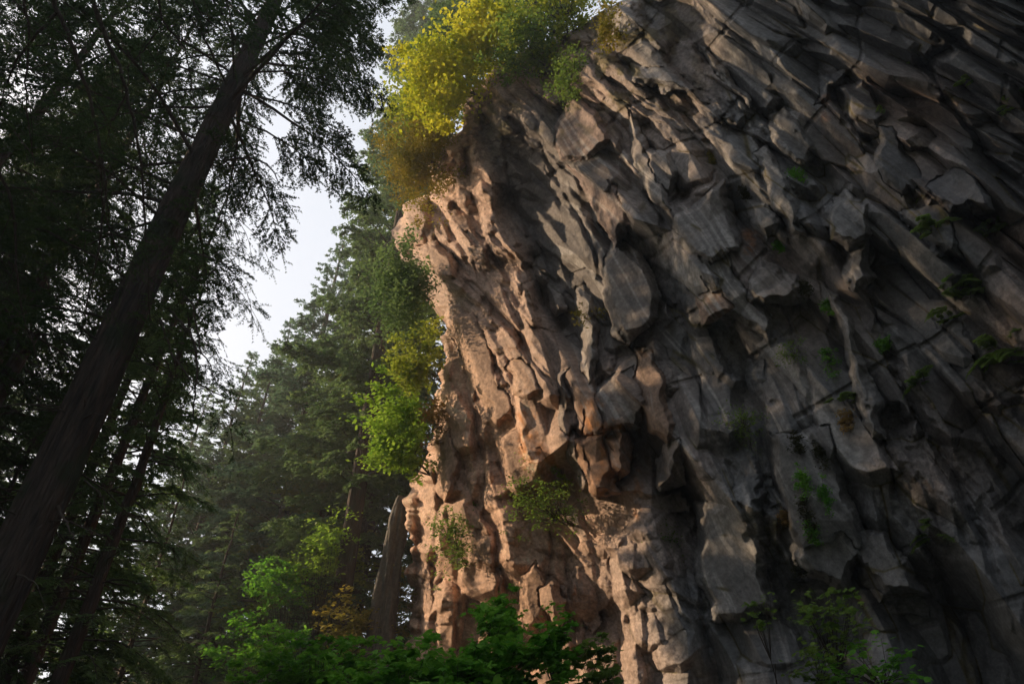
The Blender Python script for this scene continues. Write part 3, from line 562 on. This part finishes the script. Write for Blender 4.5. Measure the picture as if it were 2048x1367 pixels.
pa, _ = foot(105, 950, 13); place(D_A, 'hemlock_tree', 'massive dark trunk crossing the whole left side, nearest and thickest of all', pa, .4)
G1_, G2_, G3_ = 'dark conifers standing near at left', 'conifers of the forest left of the cliff', 'young conifers under the tall forest'
for (px, py, t, dat, rz, sc, szz, cm, nm, lb, gp) in [
  (252, 867, 22, D_B, .9, .70, 1.4, None, 'conifer_tree', 'slender brown trunk just right of the massive dark trunk, running parallel to it', G1_),
  (263, 988, 18, D_B, 2.9, .74, .9, None, 'conifer_tree', 'mottled trunk right of the slender brown one, with bare snags against bright sky gaps', G1_),
  (310, 650, 30, D_F, 4.1, .76, 1.0, None, 'fir_tree', 'grey green fir whose tip ends in open sky right beside the massive trunk', G2_),
  (110, 508, 24, D_H, 1.1, 1.0, 1.0, None, 'hemlock_tree', 'dark hemlock at left edge, its trunk slanting through dark foliage left of the massive trunk', G1_),
  (479, 988, 50, D_E, 3.3, .88, 1.0, M_FIR, 'fir_tree', 'fir with dark bare trunk and dead twigs left of the thick mid-forest trunk', G2_),
  (585, 951, 48, D_E, 1.3, 1.14, 1.0, None, 'fir_tree', 'tall fir with the thickest mid-forest trunk, its pointed crown highest against open sky', G2_),
  (651, 973, 48, D_E, 5.1, .78, 1.0, M_FIRY, 'fir_tree', 'fir with thin reddish trunk between the tall fir and the cliff', G2_),
  (506, 988, 50, D_F, 2.2, .82, 1.0, None, 'fir_tree', 'fir with thin trunk showing just left of the thick mid-forest trunk', G2_),
  (499, 950, 56, D_F, .3, 1.12, 1.0, M_FIR2, 'fir_tree', 'fir with a rounded tip below and left of the highest pointed crown', G2_),
  (435, 950, 52, D_F, 3.5, .95, 1.0, M_FIR2, 'fir_tree', 'broad bluish fir at the bottom of the sky gap', G2_),
  (-8, 950, 50, D_F, 1.9, .97, 1.0, M_FIR, 'fir_tree', 'fir tip in the small sky opening left of the massive trunk', G2_),
  (-95, 950, 54, D_F, 5.5, 1.02, 1.0, M_FIR2, 'fir_tree', 'bluish fir cut by the left edge of the picture', G2_),
  (733, 950, 42, D_O, 2.5, 1.0, 1.0, M_FIR, 'fir_tree', 'huge spreading fir behind the cliff edge, reaching past the top of the picture', G2_),
  (722, 950, 37, D_O2, 2.5, 1.0, 1.48, M_FIR, 'fir_tree', 'very tall fir between the sky gap and the yellow maples, close behind the cliff nose', G2_),
  (676, 950, 47, D_F, 1.0, 1.0, 1.02, M_FIRY, 'fir_tree', 'full olive green fir between the highest pointed crown and the cliff', G2_),
  (595, 950, 60, D_F, 4.6, 1.05, .95, M_FIR2, 'fir_tree', 'distant bluish fir right behind the thick mid-forest trunk', G2_),
  (760, 900, 45, D_F, .6, .98, 1.0, M_FIR, 'fir_tree', 'deep green fir pressed against the left edge of the cliff', G2_),
  (350, 1000, 56, D_F, 2.6, .95, 1.0, M_FIR, 'fir_tree', 'far fir behind the dead twigs left of the mid-forest trunks', G2_),
  (200, 1000, 58, D_F, 5.9, .9, 1.0, M_FIR2, 'fir_tree', 'far fir seen between the massive trunk and its slender neighbour', G2_),
  (90, 1100, 50, D_E, 2.0, .7, 1.0, M_FIR, 'fir_tree', 'thin fir low at left, behind the base of the massive trunk', G2_),
  (715, 1150, 40, D_S, 1.0, 1.1, 1.0, M_FIRY, 'young_hemlock', 'olive young hemlock with drooping tips beside the foot of the cliff', G3_),
  (800, 1150, 44, D_S, 5.0, 1.3, 1.0, None, 'young_hemlock', 'deep green young hemlock behind the grey rock outcrop', G3_),
  (600, 1180, 38, D_S, 2.7, 1.0, .9, None, 'young_hemlock', 'small green hemlock under the thick mid-forest trunk', G3_),
  (430, 1200, 34, D_S, 4.4, .95, 1.0, None, 'young_hemlock', 'small dark hemlock low in the middle of the forest, below the dead twigs', G3_),
  (290, 1230, 30, D_S, .2, .95, 1.0, M_HEM, 'young_hemlock', 'dark small hemlock right of the two brown trunks near the lower edge', G3_),
  (140, 1280, 22, D_S, 3.2, .7, 1.0, M_HEM, 'young_hemlock', 'nearly black hemlock covering the foot of the massive trunk', G1_),
  (-60, 1150, 18, D_S, 5.2, .75, 1.0, M_HEM, 'young_hemlock', 'nearly black hemlock in the lower left corner', G1_),
]:
    p, z = foot(px, py, t); place(dat, nm, lb, p, rz, sc, szz, gp, cm)
for (x, y, rz, sc, lb) in [(-20, 11, .5, 1.05, 'dark hemlock crown filling the left edge of the picture at half height'),
                           (-15.5, 5.0, 2.5, 1.0, 'black hemlock crown filling the upper left corner'),
                           (-22, 21, 4.2, 1.0, 'hemlock crown behind the slanting trunk at left edge'),
                           (-9.5, -3.5, 3.1, .95, 'unseen hemlock behind the viewer at left, added to dim the skylight'),  # out of view, added to block skylight
                           (5.0, -8.0, 1.2, .95, 'unseen hemlock behind the viewer opposite the cliff, added to dim the skylight'),  # also unseen, placed behind the camera as a sky blocker
   (-27, 13.5, 1.7, 1.2, 'tall unseen hemlock beyond the left edge, added to shade the cliff'), (-28, 5.5, 3.9, 1.2, 'unseen hemlock further back beyond the left edge, added to shade the cliff'), (-35, 17.5, 5.3, 1.25, 'unseen hemlock far out at left, added to keep sun off the cliff'), (-6, -9, .3, 1.1, 'unseen hemlock behind the viewer on the forest side, added to dim the skylight')]:  # unseen trees added to keep sun and skylight off the right wall
    place(D_H, 'hemlock_tree', lb, (x, y, 0), rz, sc, 1.0, G1_)
place(D_H, 'hemlock_tree', 'black-green hemlock between the two slanting trunks at the left edge', (-21, 20, 0), .5, 1.0, 1.0, G1_)
for (x, y, rz, sc, lb) in [ (-28, 26, 4.0, 1.0, 'dense conifer deeper in the wood at left edge, behind the broken snag'), (-27, 11, 1.0, 1.1, 'dense unseen conifer beyond the left edge, added to shade the cliff')]:  # the second one is unseen, added to block the sun
    place(D_F, 'hemlock_tree', lb, (x, y, 0), rz, sc, 1.0, G1_, M_HEM)
place(D_H, 'hemlock_tree', 'black-green hemlock whose trunk slants up from the left edge', (-17.5, 14.2, 0), 2.5, 1.05, 1.0, G1_)
for (x, y, rz, sc, lb) in [(-20, 8.5, .4, 1.4, 'unseen young hemlock just beyond the left edge, added to shade the cliff'), (-20.5, 14, 2.4, 1.4, 'unseen young hemlock beyond the left edge, middle one added for shade'), (-22, 19, 4.4, 1.4, 'unseen young hemlock beyond the left edge, farthest one added for shade')]:  # out of frame, added low down to stop sun dapples on the cliff
    place(D_S, 'young_hemlock', lb, (x, y, 0), rz, sc, 1.0, G1_, M_HEM)
for (px, py, t, rz, sc, lb) in [(900, 215, 37, 1.0, .8, 'young conifer on the cliff top behind the yellow maple'), (1060, 60, 35, 2.2, .7, 'small conifer on the cliff top above the green shrubs')]:
    p = P(px, py, t); place(D_S, 'conifer_tree', lb, p, rz, sc, 1.0, 'conifers on the cliff top')

# broken snag at far left
def snag():
    p, z = foot(60, 690, 20); rng = np.random.default_rng(3)
    t = thing('broken_snag', 'broken-off dead trunk with a jagged top at the far left edge', 'dead tree', p)
    V, F, ax = trunk_arrays(z, .27, .19, rng, n=14); V = V.copy(); V[-14:, 2] += rng.uniform(-.5, .5, 14)
    link('trunk', mesh('snag_trunk', V, F, M_BARK, smooth=True), t)
    w = Acc()
    for k in range(7):
        h = rng.uniform(.6, .98) * z; c = branch_curve(np.array([ax[-1, 0], ax[-1, 1], h]), rng.uniform(0, 6.28), rng.uniform(.5, 1.5), .2, .1, rng, 5); q, f = tube(c, np.linspace(.03, .006, 5), 4); w.add(q, f)
    link('branches', w.mesh('snag_branches', M_TWIG), t)
snag()

# near overhanging hemlock: limbs reach into the picture from a trunk left of the frame
def overhang():
    rng = np.random.default_rng(8); base = np.array([-9.5, 5.6, 0.])
    t = thing('overhanging_hemlock', 'near hemlock with long bare black limbs curving down from the top left corner', 'tree', base)
    V, F, ax = trunk_arrays(32, .34, .1, rng); link('trunk', mesh('overhang_trunk', V, F, M_BARK, smooth=True), t)
    w = Acc(); lf = Acc()
    L = [([(95, -60), (112, 20), (150, 100), (185, 220), (212, 350), (200, 500), (170, 620)], 11.5, .035), ([(165, -60), (205, 60), (252, 165), (285, 340), (292, 480), (300, 640)], 12, .035),
         ([(310, -60), (322, 40), (372, 95), (395, 250)], 13, .022), ([(112, 28), (55, 85), (20, 150), (-10, 240)], 11.5, .022), ([(360, -60), (400, 30), (470, 80), (500, 95)], 14, .018),
         ([(255, 180), (230, 240), (190, 260), (120, 300), (40, 330)], 12, .014), ([(200, 300), (205, 420), (240, 520), (250, 600)], 11.6, .014), ([(322, 50), (280, 110), (240, 150)], 13, .012),
         ([(-20, 300), (30, 420), (35, 600), (90, 760)], 11, .022), ([(40, -40), (60, 60), (50, 200), (70, 330)], 10.5, .02)]
    for pts, td, r in L:
        a = np.array(pts, float); k = np.linspace(0, len(a) - 1, len(a) * 5)
        q = np.stack([np.interp(k, np.arange(len(a)), a[:, i]) for i in (0, 1)], 1)
        for _ in range(3): q[1:-1] = (q[:-2] + q[2:] + 2 * q[1:-1]) / 4
        c = P(q[:, 0], q[:, 1], td * np.linspace(.97, 1.06, len(q))) - base + rng.normal(0, .012, (len(q), 3))
        if pts[0][1] < -30 or pts[0][0] < -15:
            h = c[0, 2] + 1.0; c = np.concatenate([np.array([[np.interp(h, ax[:, 2], ax[:, 0]), np.interp(h, ax[:, 2], ax[:, 1]), h]]), c])
        V, F = tube(c, np.linspace(r * 1.3, r * .35, len(c)), 6); w.add(V, F)
        for j in range(3, len(c) - 1, 2):
            Lb = rng.uniform(.5, 1.5); b = branch_curve(c[j], rng.uniform(0, 6.28), Lb, rng.uniform(-.3, .1), .3, rng, 6)
            V, F = tube(b, np.linspace(.01, .003, 6), 3); w.add(V, F); foliate(lf, None, b, Lb, rng, .045, .014, .028, start=.15, tw=.5, dens=1.1)
    link('branches', w.mesh('overhang_branches', M_TWIG), t); link('crown', lf.mesh('overhang_crown', M_HEM), t)
overhang()
# bare and drooping limbs low on the massive trunk
def low_limbs():
    rng = np.random.default_rng(21); base = pa; par = [o for o in SC.objects if o.name == 'hemlock_tree'][0]; rz = .4
    w = Acc(); lf = Acc()
    def tr(px, py, dy=0):
        r = rays(px, py); t = (11.7 + dy) / r[1]; return r * t + np.array([0, 0, CAMZ]) - base
    for pts, r, leafy in [([(448, 318, 0), (500, 316, .3), (530, 325, .5), (552, 350, .6), (560, 376, .6)], .035, 0), ([(447, 320, 0), (480, 345, .4), (506, 375, .6)], .03, 0),
                   ([(372, 545, 0), (400, 565, -.3), (430, 540, -.6), (455, 570, -.8)], .03, 1), ([(350, 560, 0), (385, 610, -.6), (400, 690, -1), (430, 760, -1.2)], .03, 1), ([(340, 620, 0), (370, 650, -.6), (392, 700, -1), (392, 770, -1.1), (385, 830, -1.2)], .04, 0),
                   ([(365, 500, 0), (410, 510, -.6), (450, 530, -1.2), (480, 560, -1.5)], .03, 1), ([(320, 640, 0), (340, 700, -.6), (380, 760, -1.2), (460, 800, -1.5)], .03, 1), ([(415, 400, 0), (450, 430, -.5), (480, 440, -.8)], .02, 1),
                   ([(240, 780, 0), (262, 800, -.5), (290, 810, -.9)], .02, 0), ([(170, 960, 0), (200, 985, -.5), (215, 1040, -.8)], .02, 0), ([(115, 1010, 0), (130, 1040, -.9), (150, 1075, -1.4)], .03, 0)]:
        c = np.array([tr(*p) for p in pts]); k = np.linspace(0, len(c) - 1, len(c) * 4); c = np.stack([np.interp(k, np.arange(len(pts)), c[:, i]) for i in range(3)], 1)
        c[1:-1] = (c[:-2] + c[2:] + 2 * c[1:-1]) / 4; c[1:] += rng.normal(0, .015, c[1:].shape)
        V, F = tube(c, np.linspace(r, r * .3, len(c)), 5); w.add(V, F)
        for j in range(2, len(c), 1 if leafy else 4):
            Lb = rng.uniform(.5, 1.3) if leafy else rng.uniform(.1, .3); b = branch_curve(c[j], rng.uniform(0, 6.28), Lb, -.2, .4, rng, 5)
            V, F = tube(b, np.linspace(.009, .003, 5), 3); w.add(V, F)
            if leafy: foliate(lf, None, b, Lb, rng, .07, .022, .04, start=.1, tw=.5, dens=1.2)
    for nm, me in (('branches', w.mesh('low_limbs', M_TWIG)), ('low_foliage', lf.mesh('low_foliage', M_HEM))):
        o = link(nm, me, par); o.rotation_euler = (0, 0, -rz)
low_limbs()

# ------------------------------------------------------------------ broadleaf bushes and small plants
def leaves(C, Nn, size, rng, star=False):
    n = len(C); a = rng.uniform(0, 6.283, n); up = unit(Nn + rng.normal(0, .35, (n, 3))); U = unit(np.cross(up, np.stack([np.cos(a), np.sin(a), 0 * a], 1))); Wv = np.cross(up, U)
    sz = size * rng.uniform(.4, 1.5, n)
    if star: sh = np.array([(0, 0), (.32, .1), (.5, .34), (.3, .42), (.42, .78), (.14, .62), (0, 1.0), (-.14, .62), (-.42, .78), (-.3, .42), (-.5, .34), (-.32, .1)])
    else: sh = np.array([(0, 0), (.3, .45), (0, 1), (-.3, .45)])
    dr = -.18 * (sh[:, 0] ** 2 * 2 + sh[:, 1] ** 2)
    V = C[:, None] + sz[:, None, None] * (sh[None, :, 0, None] * U[:, None] + (sh[None, :, 1, None] - .4) * Wv[:, None] + dr[None, :, None] * up[:, None])
    k = len(sh); return V.reshape(-1, 3), np.arange(n * k).reshape(n, k)
def bush(name, label, cat, c, r, anchor, mat, n=60, per=60, leaf=.1, t=None, star=False, group=None, seed=1, spread=.28, flat=.5, hang=0., depth=1., wood=True, stems=None):
    rng = np.random.default_rng(seed)
    tt = t if t else ct(*anchor) - .1
    A = P(anchor[0], anchor[1], tt + .15); m = tt / FPX
    cc = P(c[0], c[1], tt - .35 * r[0] * m * depth) - A
    ex, ey, ez = r[0] * m, r[0] * m * depth, r[1] * m / .85
    d = unit(rng.normal(0, 1, (n, 3))); rad = rng.uniform(.2, 1, (n, 1)) ** .5; f = unit(rng.normal(0, 1, (7, 3))); rad = rad * (.62 + .75 * np.clip((d @ f.T).max(1, keepdims=True) * 2.2 - 1.25, -.2, .9))
    K = cc + d * rad * np.array([ex, ey, ez]) * (1 + .3 * rng.normal(0, 1, (n, 1)).clip(-1, 1))
    o = thing(name, label, cat, A, group)
    sp = .62 * spread * min(ex, ez) + .02; per = int(per * .55); leaf = leaf * 1.15
    cs = sp * rng.uniform(.45, 1.5, (n, 1, 1)); C = (K[:, None] + rng.normal(0, 1, (n, per, 3)) * cs * np.array([1, 1, flat * .8])).reshape(-1, 3)
    C[:, 2] -= hang * rng.uniform(0, 1, len(C)) * ez
    V, F = leaves(C, np.array([-.15, -.1, 1.]), leaf, rng, star)
    w = Acc(); ns = stems or max(2, n // 14); hub = cc[None] * rng.uniform(.2, .6, (ns, 1)) + rng.normal(0, .12, (ns, 3)) * ex
    for h in hub:
        c_ = np.array([[0, 0, 0], h * .5 + rng.normal(0, .05, 3) * ex, h]); q, f = tube(c_, [.018 * ex + .006, .014 * ex + .005, .010 * ex + .004], 5); w.add(q, f)
    for k in K:
        j = np.argmin(((hub - k) ** 2).sum(1)); mid = (hub[j] + k) / 2 + rng.normal(0, .08, 3) * ex + np.array([0, 0, .06 * ez])
        q, f = tube(np.array([hub[j], mid, k]), [.005 * ex + .004, .003 * ex + .003, .002], 4); w.add(q, f)
    link('stems', w.mesh(name + '_stems', M_TWIG), o)
    link('leaves', mesh(name + '_leaves', V, F, mat), o)
    return o
EDG = 'bushes growing along the cliff edge'; TOPG = 'shrubs on the cliff top'; FACE = 'plants rooted in the cliff face'
bush('yellow_maple', 'brightest yellow maple on the cliff top, left of the moss', 'tree', (880, 150), (75, 95), (950, 190), M_YEL, 120, 110, .17, star=False, group=TOPG, seed=1)
bush('yellow_maple', 'yellow maple nearest the top of the picture', 'tree', (975, 55), (70, 65), (1010, 130), M_YEL, 80, 110, .17, group=TOPG, seed=2)
bush('green_shrub', 'yellow green shrub just below and left of the brightest yellow maple', 'shrub', (830, 215), (55, 45), (915, 235), M_YG, 60, 90, .14, group=EDG, seed=3)
bush('juniper_bush', 'dense rust and olive bush bulging over the cliff edge above the pink rock nose', 'shrub', (840, 318), (66, 84), (890, 345), M_OLV, 170, 150, .11, group=EDG, seed=4)
bush('green_shrub', 'dull green shrub right of the two yellow maples', 'shrub', (1060, 90), (75, 55), (1090, 150), M_SHR, 80, 80, .12, group=TOPG, seed=5)
bush('green_shrub', 'bright green shrub at the top edge above the mossy rock', 'shrub', (1120, 20), (95, 40), (1130, 80), M_YG, 90, 80, .12, group=TOPG, seed=6)
bush('green_shrub', 'light green shrub hanging down over the dark rock in the top middle', 'shrub', (1145, 150), (42, 60), (1165, 110), M_SHR, 60, 60, .09, group=TOPG, seed=7, hang=.3)
bush('green_shrub', 'small shrub at the top beside the dark overhang', 'shrub', (1215, 60), (40, 60), (1235, 70), M_OLV, 40, 50, .09, group=TOPG, seed=8)
bush('cedar_foliage', 'drooping deep green cedar sprays under the pink rock nose', 'tree', (810, 560), (55, 75), (860, 600), M_FIR, 110, 150, .13, t=33, group=EDG, seed=9, hang=.5)
bush('yellow_green_tree', 'yellow green small tree half way up the left edge of the cliff', 'tree', (833, 720), (42, 78), (880, 760), M_YG, 90, 90, .15, group=EDG, seed=10, hang=.2)
bush('bright_maple', 'fresh green maple leaning out from the cliff edge below the yellow green tree', 'tree', (785, 875), (68, 100), (860, 950), M_GRN, 110, 85, .17, group=EDG, seed=11)
bush('rust_shrub', 'sparse orange tinged shrub between the fresh green maple and the pink rock', 'shrub', (868, 830), (32, 50), (885, 860), M_ORG, 46, 50, .11, group=EDG, seed=12)
bush('cliff_shrub', 'airy green shrub on the sunlit rock face below centre', 'shrub', (1080, 1010), (75, 62), (1150, 1050), M_SHR, 90, 42, .085, group=FACE, seed=13, spread=.2)
bush('cliff_shrub', 'bright sprig standing above the airy shrub on the sunlit rock', 'shrub', (1112, 925), (26, 40), (1140, 985), M_GRN, 26, 40, .08, group=FACE, seed=14)
bush('cliff_shrub', 'olive shrub in front of the sunlit foot of the rock at its left edge', 'shrub', (905, 1075), (44, 65), (935, 1130), M_SHR, 70, 60, .09, group=FACE, seed=15)
bush('cliff_shrub', 'feathery green shrub under the dark hollow in the middle of the cliff', 'shrub', (1318, 1080), (52, 38), (1360, 1085), M_SHR, 50, 40, .07, group=FACE, seed=16)
bush('cliff_shrub', 'small yellowish sprig beside the big streaked slab', 'shrub', (1163, 632), (22, 20), (1185, 650), M_OLV, 16, 26, .07, group=FACE, seed=17)
bush('cliff_shrub', 'olive sprig left of the tip of the big streaked slab', 'shrub', (1203, 628), (16, 16), (1215, 640), M_OLV, 12, 22, .06, group=FACE, seed=18)
bush('cliff_shrub', 'green shrub in front of grey columns right of centre', 'shrub', (1580, 705), (32, 25), (1600, 712), M_SHR, 34, 34, .045, group=FACE, seed=19)
bush('cliff_shrub', 'shrub with pale bare stems hanging in the dark recess', 'shrub', (1480, 840), (42, 36), (1500, 880), M_SHR, 40, 34, .05, group=FACE, seed=20)
bush('fern', 'ivy-like dark bush in the crack above the long pale ridge', 'fern', (1655, 715), (16, 40), (1660, 715), M_DGR, 30, 50, .04, group=FACE, seed=21, depth=.6)
for i, (px, py, rx, ry, lb) in enumerate([(1590, 350, 12, 22, 'dark tuft between two pale slabs high on the cliff'), (1492, 385, 10, 15, 'small green tuft at the edge of the fan shaped slab'), (1560, 490, 7, 20, 'thin green tuft below the small orange stain'),
      (1607, 575, 12, 10, 'small tuft on the ledge under the grey banded slab'), (1655, 610, 8, 16, 'tuft at the head of the long pale ridge'), (1592, 880, 9, 30, 'highest clump in the left string of plants on the grey column'),
      (1605, 955, 11, 28, 'middle clump in the left string of plants on the grey column'), (1612, 1020, 14, 36, 'largest clump in the left string of plants on the grey column'), (1622, 1065, 10, 24, 'lowest clump in the left string of plants on the grey column'),
      (1640, 905, 9, 30, 'upper clump in the right string of plants on the grey column'), (1648, 985, 10, 32, 'lower clump in the right string of plants on the grey column'), (1600, 1135, 11, 16, 'tuft above the dark cave in the lower right'), 
      (1570, 1030, 12, 10, 'brown dry tuft left of the plant strings'), (1425, 320, 10, 14, 'yellow tuft on the brown rock in the upper middle'), (1770, 690, 14, 12, 'faint tuft on the dim ledges right of the long pale ridge'), (1690, 840, 12, 26, 'rusty tuft hanging beside the foot of the long pale ridge')]):
    mt = M_OLV if ('yellow' in lb) else (M_ORG if ('brown' in lb or 'rusty' in lb) else M_MOSS if i % 2 else M_DGR)
    bush('rock_tuft', lb, 'plant', (px, py), (rx, ry), (px, py), mt, 26, 70, .045, group='tufts of moss and fern in cracks of the cliff', seed=40 + i, depth=.7, spread=.4, hang=.2, stems=2)
def frond_plant(label, px, py, rpx, seed, n=7, mat=None, name='fern', out=.5):
    rng = np.random.default_rng(seed); t = ct(px, py) - .05; A = P(px, py, t + .1); o = thing(name, label, 'fern', A, 'ferns hanging from the dark right part of the cliff')
    R = rpx * t / FPX; lf = Acc(); w = Acc()
    for k in range(int(n * 1.8)):
        a = rng.uniform(math.pi * .8, math.pi * 1.7); L = R * rng.uniform(.6, 1.2); c = branch_curve(np.array([0, 0, 0.]) + rng.normal(0, .15 * R, 3), a, L, rng.uniform(-.1, .6), .6, rng, 8)
        q, f = tube(c, np.linspace(.008, .002, 8), 4); w.add(q, f)
        m = 30; s = np.linspace(.15, 1, m); kk = np.linspace(0, 1, 8); b = np.stack([np.interp(s, kk, c[:, i]) for i in range(3)], 1); T = unit(c[-1] - c[0])
        sd = unit(np.cross(T, [0, 0, 1.]))
        for sg in (-1, 1):
            D = unit(sg * sd + T * .5 + rng.normal(0, .12, (m, 3))); l = .24 * L * np.sin(np.pi * (s * .8 + .15)) + .01
            Wd = unit(np.cross(D, [0, 0, 1.])); w_ = l * .11 + .004
            V = np.stack([b, b + D * (l * .4)[:, None] + Wd * w_[:, None], b + D * l[:, None] - [0, 0, .02], b + D * (l * .4)[:, None] - Wd * w_[:, None]], 1)
            lf.add(V.reshape(-1, 3), np.arange(m * 4).reshape(m, 4))
    link('stems', w.mesh('fern_stems', M_TWIG), o); link('leaves', lf.mesh('fern_leaves', mat or M_SHR), o)
for i, (px, py, r, n, lb) in enumerate([(1930, 585, 60, 9, 'largest bright fern hanging half way up the dark right side'), (2010, 715, 70, 11, 'bright fern at the right edge, lower of the two big ones'), (1850, 760, 50, 6, 'thin fern left of the big fern at the right edge'),
      (1855, 455, 45, 7, 'fern on the dark rock right of the upper slabs'), (1990, 465, 50, 7, 'dim fern near the right edge above the big ferns'), (1945, 160, 26, 4, 'small yellow fern in the sunlit patch at upper right'), (1835, 115, 24, 4, 'small fern left of the sunlit patch at upper right'),
      (2030, 215, 40, 6, 'fern at the right edge near the top'), (1865, 1060, 50, 6, 'fern low on the dark right side'), (1690, 800, 40, 5, 'fern at the foot of the long pale ridge'), (1765, 235, 22, 3, 'tiny fern on the blue grey slab'), (1905, 640, 34, 4, 'small fern just under the largest one'), (1830, 408, 24, 3, 'tiny fern at the lower end of the blue grey slab')]):
    frond_plant(lb, px, py, r, 60 + i, n)
# near leaves at the bottom
NEAR = 'vine maples in front of the foot of the cliff'
for i, (cx, cy, rx, ry, ax, ay, t, n, per, lf, lb) in enumerate([
   (980, 1365, 130, 72, 960, 1500, 9.5, 170, 40, .10, 'dark green vine maple filling the bottom middle of the picture'),
   (800, 1368, 120, 52, 800, 1500, 10, 150, 40, .10, 'vine maple at the bottom, left of the cliff foot'),
   (1005, 1245, 36, 52, 980, 1420, 10.5, 70, 34, .095, 'vine maple shoot rising highest in front of the sunlit rock foot'),
   (1110, 1300, 42, 70, 1110, 1450, 9, 60, 30, .09, 'leafy spray right of the tallest vine maple shoot'),
   (1190, 1320, 34, 50, 1180, 1450, 9, 40, 30, .08, 'small bright spray at the bottom edge right of centre'),
   (620, 1340, 110, 50, 620, 1500, 14, 120, 36, .12, 'vine maple low under the forest, left of centre'),
   (1670, 1240, 70, 55, 1690, 1420, 10, 40, 18, .075, 'layered vine maple in the lower right in front of the cave'),
   (1760, 1345, 100, 50, 1760, 1450, 9.5, 46, 18, .08, 'dim vine maple along the lower right edge'),
   (1525, 1240, 30, 32, 1560, 1400, 10, 14, 12, .07, 'thin leafy sprig in front of the smooth grey column'),
   (1640, 1330, 45, 40, 1650, 1450, 9.5, 24, 22, .06, 'pale mossy sprig at the bottom right')]):
    bush('vine_maple', lb, 'shrub', (cx, cy), (rx, ry), (ax, ay), M_DGR if i in (0, 1, 2, 3, 5, 7) else M_SHR, n, per, lf, t=t, star=True, group=NEAR, seed=80 + i, spread=.3, flat=.35, depth=.8)
UND = 'sunlit understorey maples left of the cliff'
for i, (cx, cy, rx, ry, t, mt, lb) in enumerate([(640, 1110, 60, 60, 34, M_GRN, 'green maple glowing between the trunks left of the cliff foot'), (560, 1170, 50, 45, 33, M_DGR, 'green maple left of the glowing maple, by the thick mid-forest trunk'),
     (700, 1130, 40, 50, 36, M_YG, 'yellow green maple nearest the foot of the cliff'), (700, 1250, 60, 45, 30, M_OLV, 'rusty understorey bush at the foot of the cliff on the left'), (500, 1290, 70, 45, 28, M_DGR, 'dark green understorey bush low in the forest'), (790, 1215, 34, 62, 31, M_OLV, 'olive bush hiding the foot of the grey rock outcrop')]):
    bush('understorey_maple', lb, 'shrub', (cx, cy), (rx, ry), (cx, 1500), mt, 70, 60, .16, t=t, group=UND, seed=100 + i)

# ------------------------------------------------------------------ hazy air
def haze():
    m, t, o = nodemat('haze_air'); v = t.nodes.new('ShaderNodeVolumePrincipled'); v.inputs['Density'].default_value = .0016; v.inputs['Color'].default_value = (.86, .9, .95, 1); v.inputs['Anisotropy'].default_value = .3
    t.links.new(v.outputs[0], o.inputs['Volume'])
    a, b, c, d, e, f = -120, 120, -60, 130, -6, 110
    V = [(a, c, e), (b, c, e), (b, d, e), (a, d, e), (a, c, f), (b, c, f), (b, d, f), (a, d, f)]
    o_ = link('haze', mesh('haze', V, np.array([(0, 3, 2, 1), (4, 5, 6, 7), (0, 1, 5, 4), (1, 2, 6, 5), (2, 3, 7, 6), (3, 0, 4, 7)]), m)); o_['kind'] = 'stuff'
haze()
